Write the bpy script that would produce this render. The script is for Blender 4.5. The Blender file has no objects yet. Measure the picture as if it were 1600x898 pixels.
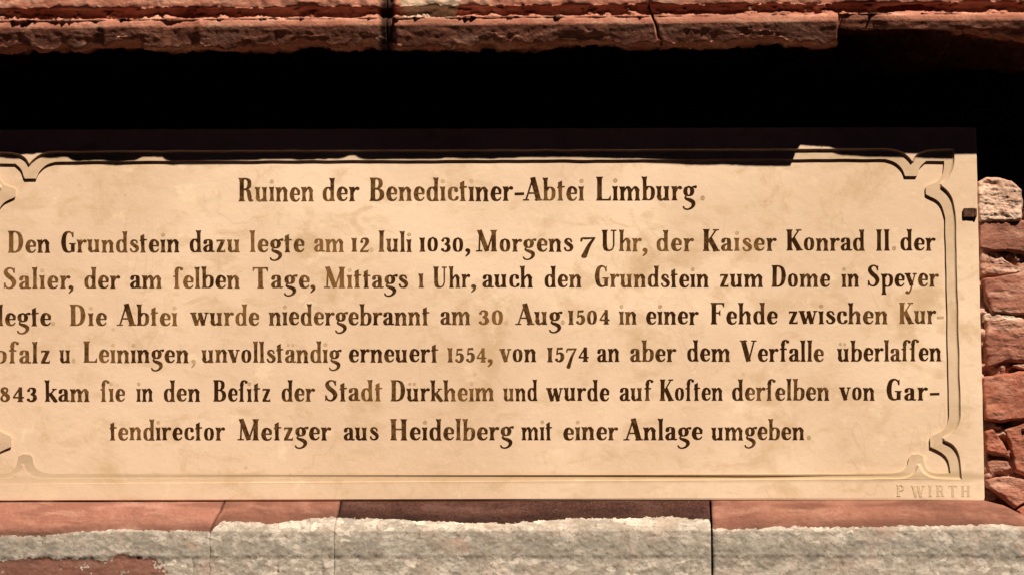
import bpy, bmesh, math, random
import numpy as np
from mathutils import Vector, noise, geometry
random.seed(7)
S = bpy.context.scene
COL = S.collection

# ------------------------------------------------------------------ camera
F, DIST, PITCH, YAW = 4500.0, 4.5, math.radians(8.4), math.radians(1.7)
fwd = Vector((-math.sin(YAW)*math.cos(PITCH), math.cos(YAW)*math.cos(PITCH), math.sin(PITCH)))
quat = fwd.to_track_quat('-Z', 'Y')
rgt, up = quat @ Vector((1, 0, 0)), quat @ Vector((0, 1, 0))
campos = -DIST*fwd
cd = bpy.data.cameras.new('camera'); cam = bpy.data.objects.new('camera', cd); COL.objects.link(cam)
cam.location = campos; cam.rotation_mode = 'QUATERNION'; cam.rotation_quaternion = quat
cd.sensor_width = 36; cd.lens = 36*F/1600; cd.clip_end = 1000; cd.clip_start = 0.05
S.camera = cam
def U(px, py, y=0.0):
    """point of the vertical plane at depth y that the survey pixel (1600x898) looks at"""
    d = F*fwd + (float(px)-800)*rgt + (449-float(py))*up
    return campos + d*((y-campos.y)/d.y)

# ------------------------------------------------------------------ light
PROJ = 0.13                                   # how far the cornice stands out before the plaque
_a, _s = U(1310, 37, -PROJ), U(1233, 246, 0)
sun_dir = Vector((_s.x-_a.x, PROJ, _s.z-_a.z)).normalized()      # direction the light travels
W = bpy.data.worlds.new('World'); S.world = W; W.use_nodes = True
nt = W.node_tree
sky = nt.nodes.new('ShaderNodeTexSky'); sky.sky_type = 'NISHITA'; sky.sun_disc = False
tosun = -sun_dir
sky.sun_elevation = math.asin(tosun.z)
sky.sun_rotation = math.atan2(tosun.x, tosun.y)
sky.air_density = 0.01; sky.dust_density = 0.0; sky.altitude = 3000
nt.links.new(sky.outputs[0], nt.nodes['Background'].inputs[0])
nt.nodes['Background'].inputs[1].default_value = 0.05
sl = bpy.data.lights.new('sun', 'SUN'); sl.energy = 5.0; sl.angle = math.radians(0.5); sl.color = (1.0, 0.87, 0.70)
so = bpy.data.objects.new('sun', sl); COL.objects.link(so)
so.rotation_mode = 'QUATERNION'; so.rotation_quaternion = sun_dir.to_track_quat('-Z', 'Y'); so.location = (1, -2, 3)
S.view_settings.view_transform = 'Standard'; S.view_settings.look = 'None'
S.view_settings.gamma = 1.0; S.view_settings.exposure = 0.5
S.render.film_transparent = False

# ------------------------------------------------------------------ helpers
def link(o): COL.objects.link(o); return o
def thing(name, label, cat, loc, group=None):
    o = bpy.data.objects.new(name, None); o.location = loc; o.empty_display_size = 0.05
    o['label'] = label; o['category'] = cat
    if group: o['group'] = group
    return link(o)
def mesh_obj(name, verts, faces, mats, parent=None, label=None, smooth=False, fmat=None, root=None):
    me = bpy.data.meshes.new(name); me.from_pydata([tuple(v) for v in verts], [], faces)
    for m in (mats if isinstance(mats, (list, tuple)) else [mats]): me.materials.append(m)
    if fmat is not None: me.polygons.foreach_set('material_index', fmat)
    if smooth: me.polygons.foreach_set('use_smooth', [True]*len(me.polygons))
    me.update()
    o = bpy.data.objects.new(name, me); link(o)
    if parent:
        o.parent = parent
        o.location = -(root or parent).location if parent.type == 'EMPTY' else Vector((0, 0, 0))
    if label: o['label'] = label
    return o
def fbm(x, y, z, oct=4, h=0.9): return noise.fractal((x, y, z), h, 2.0, oct)
def lerp(a, b, t): return a+(b-a)*t
def sstep(a, b, x):
    t = min(1, max(0, (x-a)/(b-a))); return t*t*(3-2*t)
def interp(tab, x):
    return float(np.interp(x, [p[0] for p in tab], [p[1] for p in tab]))

class NT:
    """tiny node-tree writer"""
    def __init__(s, name):
        s.m = bpy.data.materials.new(name); s.m.use_nodes = True; s.t = s.m.node_tree
        s.b = s.t.nodes['Principled BSDF']; s.co = s.t.nodes.new('ShaderNodeTexCoord').outputs['Object']
    def n(s, typ, **kw):
        nd = s.t.nodes.new(typ)
        for k, v in kw.items(): setattr(nd, k, v)
        return nd
    def put(s, sock, v):
        if isinstance(v, bpy.types.NodeSocket): s.t.links.new(v, sock)
        elif isinstance(v, (tuple, list)) and len(v) == 3 and sock.type == 'RGBA': sock.default_value = (*v, 1)
        else: sock.default_value = v
    def mapping(s, scale):
        nd = s.n('ShaderNodeMapping'); s.put(nd.inputs[0], s.co); nd.inputs['Scale'].default_value = scale
        return nd.outputs[0]
    def noise(s, scale, detail=5, rough=0.55, dist=0.0, co=None):
        nd = s.n('ShaderNodeTexNoise'); s.put(nd.inputs['Vector'], co or s.co)
        nd.inputs['Scale'].default_value = scale; nd.inputs['Detail'].default_value = detail
        nd.inputs['Roughness'].default_value = rough; nd.inputs['Distortion'].default_value = dist
        return nd.outputs['Fac']
    def voro(s, scale, feature='F1', out='Distance', co=None, rand=1.0):
        nd = s.n('ShaderNodeTexVoronoi', feature=feature); s.put(nd.inputs['Vector'], co or s.co)
        nd.inputs['Scale'].default_value = scale; nd.inputs['Randomness'].default_value = rand
        return nd.outputs[out]
    def warp(s, scale, amount):
        nd = s.n('ShaderNodeTexNoise'); s.put(nd.inputs['Vector'], s.co); nd.inputs['Scale'].default_value = scale
        sb = s.n('ShaderNodeVectorMath', operation='SUBTRACT'); s.put(sb.inputs[0], nd.outputs['Color']); sb.inputs[1].default_value = (.5, .5, .5)
        sc = s.n('ShaderNodeVectorMath', operation='SCALE'); s.put(sc.inputs[0], sb.outputs[0]); sc.inputs['Scale'].default_value = amount
        ad = s.n('ShaderNodeVectorMath', operation='ADD'); s.put(ad.inputs[0], s.co); s.put(ad.inputs[1], sc.outputs[0])
        return ad.outputs[0]
    def math(s, op, a, b=0.0, clamp=False):
        nd = s.n('ShaderNodeMath', operation=op, use_clamp=clamp); s.put(nd.inputs[0], a); s.put(nd.inputs[1], b)
        return nd.outputs[0]
    def ramp(s, fac, a, b, lo=0.0, hi=1.0, mode='SMOOTHSTEP'):
        nd = s.n('ShaderNodeMapRange', interpolation_type=mode); s.put(nd.inputs[0], fac)
        nd.inputs[1].default_value = a; nd.inputs[2].default_value = b; nd.inputs[3].default_value = lo; nd.inputs[4].default_value = hi
        return nd.outputs[0]
    def mix(s, fac, a, b, mode='MIX'):
        nd = s.n('ShaderNodeMix', data_type='RGBA', blend_type=mode); s.put(nd.inputs[0], fac); s.put(nd.inputs[6], a); s.put(nd.inputs[7], b)
        return nd.outputs[2]
    def attr(s, name):
        nd = s.n('ShaderNodeAttribute', attribute_name=name); return nd.outputs['Fac']
    def xyz(s):
        nd = s.n('ShaderNodeSeparateXYZ'); s.put(nd.inputs[0], s.co); return nd.outputs
    def bump(s, h, strength, dist=0.001, prev=None):
        nd = s.n('ShaderNodeBump'); s.put(nd.inputs['Height'], h); nd.inputs['Strength'].default_value = strength; nd.inputs['Distance'].default_value = dist
        if prev: s.put(nd.inputs['Normal'], prev)
        return nd.outputs[0]
    def done(s, col, rough=0.9, normal=None, spec=0.15, metal=0.0):
        s.put(s.b.inputs['Base Color'], col); s.put(s.b.inputs['Roughness'], rough)
        s.b.inputs['Specular IOR Level'].default_value = spec; s.b.inputs['Metallic'].default_value = metal
        if normal: s.put(s.b.inputs['Normal'], normal)
        return s.m

# ------------------------------------------------------------------ materials
def mat_limestone(z0, half, soil_dim=0.0):
    t = NT('cream_limestone' if not soil_dim else 'soiled_dimmed_limestone'); X, Y, Z = t.xyz()
    c = t.mix(t.ramp(t.noise(3.2, 4, .55, .2), .35, .65), (.84, .645, .49), (.70, .515, .375))
    # rosier towards the lower left where the stone itself is pinker
    pink = t.math('ADD', t.math('MULTIPLY', X, -.9), t.math('MULTIPLY', Z, -2.0))
    c = t.mix(t.ramp(t.math('ADD', pink, t.math('MULTIPLY', t.noise(4, 3), .6)), .1, 1.5, 0, .55), c, (.68, .475, .345))
    st = t.noise(8.5, 6, .65, .35)
    c = t.mix(t.ramp(st, .53, .70, 0, .68), c, (.54, .37, .215))                 # tan blotches
    c = t.mix(t.ramp(t.noise(16, 5, .65, .8, t.mapping((1, 1, 1.7))), 
.51, .70, 0, .58), c, (.57, .40, .25))
    c = t.mix(t.ramp(t.noise(24, 5, .65, .3), .58, .72, 0, .5), c, (.88, .71, .52))
    sp = t.math('MULTIPLY', t.ramp(t.voro(26), .05, .11, 1, 0), t.ramp(t.noise(9, 2), .53, .62))
    c = t.mix(t.math('MULTIPLY', sp, .34), c, (.34, .22, .12))
    s2 = t.math('MULTIPLY', t.ramp(t.voro(95), .05, .16, 1, 0), t.ramp(t.noise(7, 3), .5, .6))
    c = t.mix(t.math('MULTIPLY', s2, .30), c, (.36, .24, .14))
    sc = t.ramp(t.math('ABSOLUTE', t.math('SUBTRACT', t.noise(5, 3, .5, .4, t.mapping((2.2, 1, .8))), .5)), .0, .008, 1, 0)
    c = t.mix(t.math('MULTIPLY', t.math('MULTIPLY', sc, t.ramp(t.noise(6.3, 3), .5, .62)), .22), c, (.42, .29, .17))   # hairline scratches                   # small pits
    c = t.mix(t.ramp(t.noise(420, 3, .7), .3, .7, .0, .10), c, (.42, .29, .17))
    d = t.math('ABSOLUTE', t.math('SUBTRACT', Z, z0))        # dirt settled along the groove of the lower rail
    d = t.math('ADD', d, t.math('MULTIPLY', t.math('SUBTRACT', t.noise(14, 5, .6, .4, t.mapping((1, 1, 2.2))), .5), .012))
    g = t.math('MULTIPLY', t.ramp(d, .0, half, 1, 0), t.ramp(t.math('ADD', X, t.math('MULTIPLY', t.noise(6, 3), .5)), -.15, .25, .45, 1))
    c = t.mix(t.math('MULTIPLY', g, .6), c, (.40, .285, .16))
    if soil_dim: c = t.mix(t.ramp(t.noise(20, 4, .6), .3, .7, soil_dim*.7, soil_dim*1.2), c, (.40, .285, .17))     # grime, plus painted dimming of the glow on the moulding's lit slopes
    n = t.bump(t.noise(60, 6, .6), .16, .004); n = t.bump(t.noise(500, 3, .6), .10, .0006, n)
    return t.done(c, .85, n, .12)
def mat_paint(name, dark, worn, lo, hi):
    t = NT(name)
    w = t.math('ADD', t.math('MULTIPLY', t.noise(9, 3, .6), .65), t.math('MULTIPLY', t.noise(170, 4, .65), .35))
    X, Y, Z = t.xyz()                              # more paint is left low down and to the right
    w = t.math('ADD', w, t.math('ADD', t.math('MULTIPLY', X, -.07), t.math('MULTIPLY', Z, .15)))
    c = t.mix(t.ramp(w, lo, hi), dark, worn)
    return t.done(c, .85, t.bump(t.noise(300, 3), .2, .0006), .04)
def sandstone_color(t, base=(.42, .155, .10), dark=(.26, .085, .06), pale=(.56, .26, .18)):
    c = t.mix(t.ramp(t.noise(11, 6, .62, .5), .35, .65), base, dark)
    c = t.mix(t.ramp(t.noise(24, 5, .6, .3, t.mapping((.6, 1, 2.0))), .48, .68, 0, .8), c, pale)
    c = t.mix(t.ramp(t.noise(15, 5, .65, .2, t.mapping((.35, 1, 2.6))), .52, .66, 0, .55), c, tuple(.55*q for q in dark))
    c = t.mix(t.ramp(t.noise(230, 4, .7), .35, .68, 0, .35), c, (.20, .07, .05))
    c = t.mix(t.ramp(t.noise(520, 2, .7), .6, .75, 0, .35), c, (.62, .36, .27))
    return c
def stone_bump(t, k=1.0):
    n = t.bump(t.noise(45, 7, .65), .55*k, .006); return t.bump(t.noise(330, 5, .7), .55*k, .0014, n)
def mat_sandstone(name='red_sandstone', base=(.42, .155, .10), dark=(.26, .085, .06), pale=(.56, .26, .18), k=1.0):
    t = NT(name); return t.done(sandstone_color(t, base, dark, pale), .93, stone_bump(t, k), .1)
def mat_crusted(name, base, dark, pale):
    """sandstone under a grey lichen crust; the crust mask is stored per vertex where the mesh is thickened"""
    t = NT(name)
    c = sandstone_color(t, base, dark, pale)
    c = t.mix(t.math('MULTIPLY', t.attr('edge_dark'), .8, True), c, tuple(.38*q for q in base))  # slope gets darker towards the crust edge
    wv = t.warp(70, .012); mp = t.n('ShaderNodeMapping'); t.put(mp.inputs[0], wv); mp.inputs['Scale'].default_value = (.75, 1, 1.5); wv = mp.outputs[0]
    cell = t.voro(75, 'F1', 'Color', wv)
    sep = t.n('ShaderNodeSeparateColor'); t.put(sep.inputs[0], cell)
    l = t.mix(t.ramp(t.noise(30, 5, .65, .3), .38, .62), (.61, .545, .485), (.44, .39, .345))
    l = t.mix(t.ramp(t.noise(42, 6, .7, .2, t.mapping((.7, 1, 1.3))), .46, .60, 0, .72), l, (.24, .215, .19))
    l = t.mix(t.ramp(t.noise(19, 5, .65, .3), .5, .68, 0, .5), l, (.50, .375, .32))
    l = t.mix(t.ramp(sep.outputs[0], .3, 1, 0, .5), l, (.28, .23, .18))
    l = t.mix(t.ramp(sep.outputs[1], .93, .96, 0, .75), l, (.72, .64, .56))
    l = t.mix(t.math('MULTIPLY', t.attr('damp'), t.ramp(t.noise(33, 5, .65), .32, .62, .2, .75)), l, (.23, .21, .185))
    l = t.mix(t.ramp(t.voro(75, 'DISTANCE_TO_EDGE', 'Distance', wv), .0, .07, .5, 0), l, (.24, .19, .145))
    l = t.mix(t.ramp(t.noise(130, 5, .75), .55, .68, 0, .8), l, (.14, .10, .075))
    l = t.mix(t.ramp(t.noise(13, 3, .6), .58, .72, 0, .45), l, (.44, .27, .21))
    a = t.math('ADD', t.attr('crust'), t.math('MULTIPLY', t.math('SUBTRACT', t.noise(120, 4, .65, .3), .5), 1.0))
    f = t.ramp(a, .46, .52)
    c = t.mix(f, c, l)
    h = t.math('ADD', t.math('MULTIPLY', t.voro(75, 'F1', 'Distance', wv), .6), t.noise(160, 4, .7))
    n = t.bump(t.math('MULTIPLY', h, t.ramp(f, 0, 1, .35, 1)), .30, .0022); n = t.bump(t.noise(420, 3, .7), .35, .001, n)
    return t.done(c, .95, n, .08)
def mat_cornice(name, base, dark, pale):
    t = NT(name)
    c = sandstone_color(t, base, dark, pale)
    c = t.mix(t.math('MULTIPLY', t.attr('soot'), .93), c, (.022, .012, .010))
    f = t.math('ADD', t.attr('crust'), t.math('MULTIPLY', t.math('SUBTRACT', t.noise(90, 4, .65), .5), 1.0))
    c = t.mix(t.ramp(f, .5, .62, 0, .85), c, (.58, .44, .33))
    return t.done(c, .93, stone_bump(t), .1)
PAINT = mat_paint('brown_letter_paint', (.034, .0125, .003), (.21, .105, .036), .44, .66)
FAINT = mat_paint('worn_letter_paint', (.40, .275, .16), (.56, .41, .26), .40, .60)
CARVE = mat_paint('weathered_carving', (.57, .415, .27), (.74, .555, .39), .40, .60)
RED = mat_sandstone()
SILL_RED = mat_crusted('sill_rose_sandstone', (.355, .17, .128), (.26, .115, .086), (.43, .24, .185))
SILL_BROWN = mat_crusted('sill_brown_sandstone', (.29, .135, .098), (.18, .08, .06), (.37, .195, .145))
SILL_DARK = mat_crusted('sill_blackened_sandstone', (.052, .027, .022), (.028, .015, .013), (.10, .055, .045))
CORN = mat_cornice('cornice_sandstone', (.54, .235, .165), (.40, .155, .105), (.68, .38, .28))

# ------------------------------------------------------------------ lettering: a carved roman face drawn stroke by stroke
ST, HA = 4.5, 1.45
def dense(pts, ws=None, n=10):
    """Catmull-Rom through the points; widths from the list or from the stroke direction (upright = heavy)"""
    P = [Vector(p) for p in pts]; out = []; wo = []
    for i in range(len(P)-1):
        a, b, c, d = P[max(i-1, 0)], P[i], P[i+1], P[min(i+2, len(P)-1)]
        for k in range(n):
            t = k/n
            out.append(.5*((2*b)+(c-a)*t+(2*a-5*b+4*c-d)*t*t+(3*b-a-3*c+d)*t**3))
            if ws: wo.append(lerp(ws[i], ws[i+1], t))
    out.append(P[-1])
    if ws: wo.append(ws[-1])
    return out, wo
class G:
    def __init__(s, adv): s.adv = adv; s.c = []; s.p = []; s.dots = []
    def pen(s, pts, ws=None, th=ST, ha=HA):
        q, w = dense(pts, ws)
        if not ws:
            for i in range(len(q)):
                d = q[min(i+1, len(q)-1)]-q[max(i-1, 0)]
                v = abs(d.y)/(d.length+1e-9); w.append(ha+(th-ha)*v**2.2)
        s.c += [(a.x, a.y, b/2) for a, b in zip(q, w)]; return s
    def line(s, a, b, w):
        a, b = Vector(a), Vector(b); d = (b-a).normalized(); n = Vector((-d.y, d.x))*w/2
        s.p.append([a+n, b+n, b-n, a-n]); return s
    def poly(s, *pts): s.p.append([Vector(p) for p in pts]); return s
    def ball(s, x, y, r): s.c.append((x, y, r)); return s
    def stem(s, x, y0, y1, w=ST, top='flag', bot='foot'):
        h = w/2*.90
        b = [(x-h-1.6, y0), (x+h+1.6, y0), (x+h+.35, y0+2.2), (x+h, y0+6)] if bot == 'foot' else [(x-h, y0), (x+h, y0)]
        e = [(x-h, y0+6), (x-h-.35, y0+2.2)] if bot == 'foot' else []
        if top == 'flag': tt = [(x+h, y1-6), (x+h+.9, y1+.2), (x-.2, y1-.6), (x-h-1.9, y1), (x-h-.2, y1-4.5)]
        elif top == 'cap': tt = [(x+h, y1-5), (x+h+.5, y1-1.8), (x+h+1.7, y1), (x-h-1.7, y1), (x-h-.5, y1-1.8), (x-h, y1-5)]
        elif top == 'slant': tt = [(x+h, y1), (x-h-1, y1-3.0)]
        else: tt = [(x+h, y1), (x-h, y1)]
        s.p.append([Vector(q) for q in b+tt+e]); return s
    def serif(s, x, y, w=8, t=1.7): return s.poly((x-w/2, y), (x+w/2, y), (x+w/2, y+t), (x-w/2, y+t))
    def dot(s, x, y, r=2.7): s.dots.append((x, y, r)); return s
GL = {}
def g(ch, adv): GL[ch] = G(adv); return GL[ch]
g('a', 15.5).pen([(3.6, 14.8), (4.4, 17.8), (7.4, 19.3), (10.3, 17.6), (11, 13)], th=4.8).ball(3.8, 15.2, 1.9).stem(11, .4, 13.5, 5, 'none', 'none').pen([(11.5, 2.4), (13.2, .9), (15.2, 1.4)], [3, 2, 1.6]).pen([(10.8, 11.6), (6.2, 9.8), (3.6, 6.6), (3.5, 3.8), (5.0, 1.2), (7.8, 1.2), (10.6, 3.6)], th=4.6, ha=1.7)
g('b', 17.2).stem(4.4, 0, 33).pen([(5, 14.4), (8.2, 18.6), (11.4, 18.6), (13.9, 15.2), (14.2, 9.8), (13.4, 4.2), (10.6, .9), (7.4, .9), (4.8, 2.6)])
g('c', 15).pen([(12.4, 14.6), (11.6, 17.8), (8.8, 19.2), (5.4, 16.9), (4.2, 10), (5.4, 3.4), (9, .9), (12, 2.2), (13.4, 4.6)]).ball(12, 15, 2.1)
g('d', 17.4).stem(13.2, 0, 33).pen([(12.6, 15), (9.6, 18.9), (6.6, 18.6), (4.3, 14.8), (3.9, 9.8), (4.6, 4.2), (7, .9), (10, 1), (12.8, 4)])
g('e', 15.4).pen([(4.6, 10.2), (13.6, 10.4)], [1.8, 1.8]).pen([(13, 10.4), (12.6, 15.2), (9.2, 19.1), (5.6, 17), (4.1, 10), (5.4, 3.4), (9, .9), (12, 2.1), (13.6, 4.6)], [2.6, 3.9, 2, 4.6, 5.7, 4.8, 2.2, 1.9, 1.5])
g('f', 12.6).stem(5.6, 0, 27, top='none').pen([(5.6, 26), (6.3, 30.4), (9, 32.5), (11.8, 31.4)], [5.4, 4, 2, 1.8]).ball(11.9, 30.2, 2.1).line((1.6, 19), (10.8, 19), 2)
g('g', 17).pen([(8, 19.2), (4.9, 17.2), (3.8, 13), (4.9, 8.6), (8, 6.7), (11.1, 8.6), (12.2, 13), (11.1, 17.2), (8, 19.2)], th=4.9, ha=1.7).pen([(11.2, 17), (13.6, 19.1), (16.4, 19.6)], [2, 2, 2.6]).ball(16, 18.7, 1.7).pen([(5.6, 7.4), (3.8, 4.4), (5.4, 2), (9.4, .4), (13, -2.4), (13.6, -6.4), (11, -10.6), (6.8, -12.6), (3, -11.6), (1.6, -9)], [1.6, 2, 3.4, 4.8, 5, 4.2, 2.8, 2, 1.9, 1.9])
g('h', 18.4).stem(4.4, 0, 33).pen([(6.4, 13), (9, 17.8), (12, 18.4), (13.9, 14.5)], [1.6, 2.2, 3.6, 5.4]).stem(13.9, 0, 15, top='none')
g('i', 8.4).stem(4.4, 0, 20).dot(4.4, 27.6)
g('k', 17.4).stem(4.4, 0, 33).line((6, 8.6), (13.6, 18.8), 1.9).serif(13.4, 18.2, 6, 1.6).pen([(8.4, 11.4), (11.6, 6), (14.8, .9)], [4.4, 5.2, 4.6]).serif(14.6, 0, 6, 1.5)
g('l', 8.6).stem(4.4, 0, 33)
def arches(q, xs):
    q.stem(4.4, 0, 20)
    for a, x in zip([4.4]+xs, xs):
        q.pen([(a+2, 13), (a+4.4, 17.8), (x-1.9, 18.5), (x, 14.5)], [1.6, 2.2, 3.6, 5.4]).stem(x, 0, 15, top='none')
arches(g('n', 18), [13.6]); arches(g('m', 27), [13.4, 22.4])
g('o', 16.6).pen([(8.4, 19.2), (5.2, 16.8), (4, 10), (5.2, 3.2), (8.4, .9), (11.6, 3.2), (12.8, 10), (11.6, 16.8), (8.4, 19.2)])
g('p', 17.4).stem(4.4, -12, 20).pen([(5, 14.6), (8.2, 18.7), (11.4, 18.6), (14, 15.2), (14.4, 9.8), (13.5, 4.2), (10.6, 1), (7.4, 1), (4.8, 3)])
g('r', 13.6).stem(4.4, 0, 20).pen([(6.2, 12.6), (8, 16.8), (10.6, 19)], [1.6, 2.2, 2.6]).ball(11.4, 17.6, 2.2)
g('s', 14).pen([(11.6, 15), (10.4, 18.2), (7.6, 19.3), (4.9, 17.8), (4.8, 14.4), (7.6, 11.4), (10.6, 8.8), (11.8, 5.6), (10.6, 2.2), (7.6, .9), (4.6, 1.8), (3.2, 5.2)], [2, 2, 2, 3.2, 4.4, 5, 5, 4.4, 3.2, 2, 2, 2.4])
g('ſ', 11.6).stem(4.8, 0, 27, top='none').pen([(4.8, 26), (5.5, 30.4), (8.2, 32.5), (11, 31.4)], [5.4, 4, 2, 1.8]).ball(11.1, 30.2, 2.1).line((.6, 18.6), (4.4, 18.6), 1.8)
g('t', 11.4).stem(5.2, 0, 28.4, top='slant').poly((.9, 17.6), (10.8, 19.0), (10.2, 20.6), (2.2, 20.4))
g('u', 18.2).stem(4.2, 5, 20, bot='none').pen([(4.2, 6), (4.9, 2.4), (7.6, .9), (11.2, 3.8)], [5.6, 4.2, 2.2, 1.6]).stem(13.2, 0, 20)
g('v', 16).line((3, 20), (8.6, .2), 5.2).line((13.2, 20), (8.8, .4), 1.9).serif(3.4, 18.6, 8, 1.6).serif(13, 18.6, 5.5, 1.6)
g('w', 24).line((3, 20), (8, .2), 5).line((12.6, 19.6), (8.2, .4), 1.9).line((11.8, 20), (16.4, .2), 5).line((20.8, 20), (16.6, .4), 1.9).serif(3.4, 18.6, 8, 1.6).serif(20.6, 18.6, 5.5, 1.6)
g('y', 16).line((3, 20), (8.8, 1.5), 5.2).pen([(13.2, 19.6), (9.4, 3), (7.2, -6), (4.8, -10.4), (2.2, -10.4)], [1.9, 1.9, 2, 2.3, 2.4]).ball(2.4, -9.2, 2).serif(3.4, 18.6, 8, 1.6).serif(13, 18.6, 5.5, 1.6)
g('z', 15.2).line((11.2, 19), (4.6, 1), 4.6).line((2.8, 18.6), (13, 18.6), 2.4).line((2.8, 1.2), (13.4, 1.2), 2.4).poly((2.6, 19.6), (4.6, 19.6), (3, 14.6)).poly((13.6, 0), (11.4, 0), (13.2, 5.6))
g('A', 23).line((3, .5), (11.4, 33), 2).line((11, 33.2), (18.6, 0), 6.2).line((5.4, 10.6), (16, 10.6), 1.9).serif(3, 0, 7.6).serif(18.6, 0, 9.6)
g('B', 20.6).stem(5.4, 0, 33, 6, 'cap').pen([(5, 32), (10.6, 31.9), (14.3, 28.8), (14.4, 22.4), (11.2, 18), (6, 17.4)], [1.9, 2, 4.6, 5, 2.2, 1.8]).pen([(6, 17.4), (12, 16.8), (16, 12.6), (16, 5.6), (12, 1.2), (5, 1)], [1.8, 2.2, 5.2, 5.4, 2.2, 1.9])
g('D', 22).stem(5.4, 0, 33, 6, 'cap').pen([(4, 32), (11, 31.8), (15.9, 27.4), (17.6, 16.6), (15.9, 5.8), (11, 1.2), (4, 1)], [1.9, 2, 4.4, 6, 4.6, 2.2, 1.9])
g('F', 20).stem(5.4, 0, 33, 6, 'cap').line((5, 32), (18, 32), 2).poly((18.6, 33), (14.6, 33), (18.2, 25.4)).line((6, 17.4), (13, 17.4), 1.8).poly((13.6, 22.6), (13.6, 12.4), (10.6, 17.4))
g('G', 21.6).pen([(17, 24.6), (15.8, 29.6), (11.8, 32.4), (6.9, 28.6), (5, 16.4), (6.9, 4.6), (11.6, .9), (15.6, 2.8), (17, 6.6)], [1.7, 1.9, 2.1, 5, 6.2, 5, 2.2, 2, 3]).poly((17.8, 33), (15.6, 29.6), (17.8, 23.6)).stem(17, 1, 13.6, 5.2, 'none', 'none').serif(16.4, 13, 8.4, 1.6)
g('H', 24).stem(5.4, 0, 33, 6, 'cap').stem(18.2, 0, 33, 6, 'cap').line((6, 17), (17, 17), 2)
g('I', 11).stem(5.4, 0, 33, 5.6, 'cap')
g('K', 22).stem(5.4, 0, 33, 6, 'cap').line((7, 13), (17.6, 32.4), 1.9).serif(17.2, 31.4, 7.4, 1.6).line((9.6, 19.4), (18.2, .2), 6).serif(18, 0, 8.6)
g('L', 20).stem(5.4, 0, 33, 6, 'cap').line((5, 1), (18.6, 1), 2).poly((19, 0), (15, 0), (18.8, 7.4))
g('M', 28.6).line((4.4, .5), (5.6, 32.6), 2).line((5, 33.2), (14.4, .4), 5.6).line((23, 33), (14.8, 1), 2).stem(23, 0, 33, 5.8, 'cap').serif(4.4, 0, 8).serif(5, 31.4, 6, 1.6)
g('P', 19).stem(5.4, 0, 33, 6, 'cap').pen([(5, 32), (11.4, 31.9), (15.6, 28.2), (15.6, 20.8), (11.4, 16.4), (6, 15.8)], [1.9, 2, 4.8, 5.2, 2.2, 1.8])
g('R', 22).stem(5.4, 0, 33, 6, 'cap').pen([(5, 32), (11, 31.9), (15, 28.6), (15, 21.6), (11.4, 17.4), (6, 16.8)], [1.9, 2, 4.8, 5.2, 2.2, 1.8]).pen([(11, 17), (14.4, 13.6), (15.4, 7), (16.4, 1.6), (19.6, 1.2)], [2, 4.6, 5.4, 4, 1.9])
g('S', 19.6).pen([(15.6, 25.6), (14, 30.6), (10.2, 32.4), (6.2, 30), (5.2, 25.2), (8.4, 19.8), (13, 15.2), (15.4, 9.6), (13.6, 3.6), (9.6, .9), (5.4, 2.8), (3.6, 8.4)], [1.8, 2, 2, 3.6, 5.2, 6, 6, 5.4, 3.8, 2.1, 2, 1.9]).poly((16.4, 33), (14.4, 30), (16.2, 23.6)).poly((2.6, 0), (4.8, 3.4), (2.8, 10))
g('T', 22).stem(11, 0, 33, 6, 'none').line((2, 32), (20, 32), 2).poly((1.4, 33), (5, 33), (1.8, 25.6)).poly((20.6, 33), (17, 33), (20.2, 25.6))
g('U', 23.4).stem(5.4, 8, 33, 6, 'cap', 'none').pen([(5.4, 9), (6.6, 3.4), (11, .9), (15.4, 3), (17.4, 9)], [6, 5, 2.2, 2, 1.9]).line((17.4, 8.5), (17.4, 32.6), 2).serif(17.4, 31.4, 7.6, 1.6)
g('V', 22.6).line((4, 33), (11.6, .2), 6.2).line((18.6, 32.6), (11.8, .6), 2).serif(4.4, 31.4, 9.6, 1.6).serif(18.4, 31.4, 7, 1.6)
g('W', 32).line((4, 33), (10.6, .2), 5.8).line((16.6, 32.6), (10.8, .6), 2).line((15.4, 33), (22, .2), 5.8).line((28, 32.6), (22.2, .6), 2).serif(4.4, 31.4, 9, 1.6).serif(28, 31.4, 7, 1.6)
g('0', 17.6).pen([(8.6, 21.2), (5.2, 18.4), (4, 11), (5.2, 3.4), (8.6, .9), (12, 3.4), (13.2, 11), (12, 18.4), (8.6, 21.2)])
g('1', 9.6).stem(4.8, 0, 22, 5.2)
g('2', 16).pen([(4.2, 16.4), (5.2, 20), (8.4, 21.3), (11.4, 19.4), (11.8, 15.4), (9, 9.8), (3.6, 1.8)], [2.4, 2, 2.2, 4.6, 5, 3.4, 2.2]).ball(4.8, 16.2, 2).poly((2.6, 0), (13.4, 0), (14, 5.4), (12.6, 2.6), (3.4, 2.8))
g('3', 15.6).pen([(4, 18), (5.6, 20.8), (8.4, 21.3), (11.2, 19.2), (11, 14.6), (7.4, 11.8)], [2.2, 2, 2.2, 4.4, 4.2, 1.8]).pen([(7.4, 11.8), (11.4, 9.8), (12.2, 5.4), (10.2, 1.8), (6.6, .9), (3.8, 2.6)], [1.8, 4, 5.2, 3.6, 2.1, 2.2]).ball(4.2, 17.6, 1.9).ball(4, 3.4, 2)
g('4', 17).line((11, 22.4), (2.4, 6.8), 2).line((2, 6.6), (15.6, 6.6), 2.2).stem(11, 0, 22.4, 5, 'none')
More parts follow.
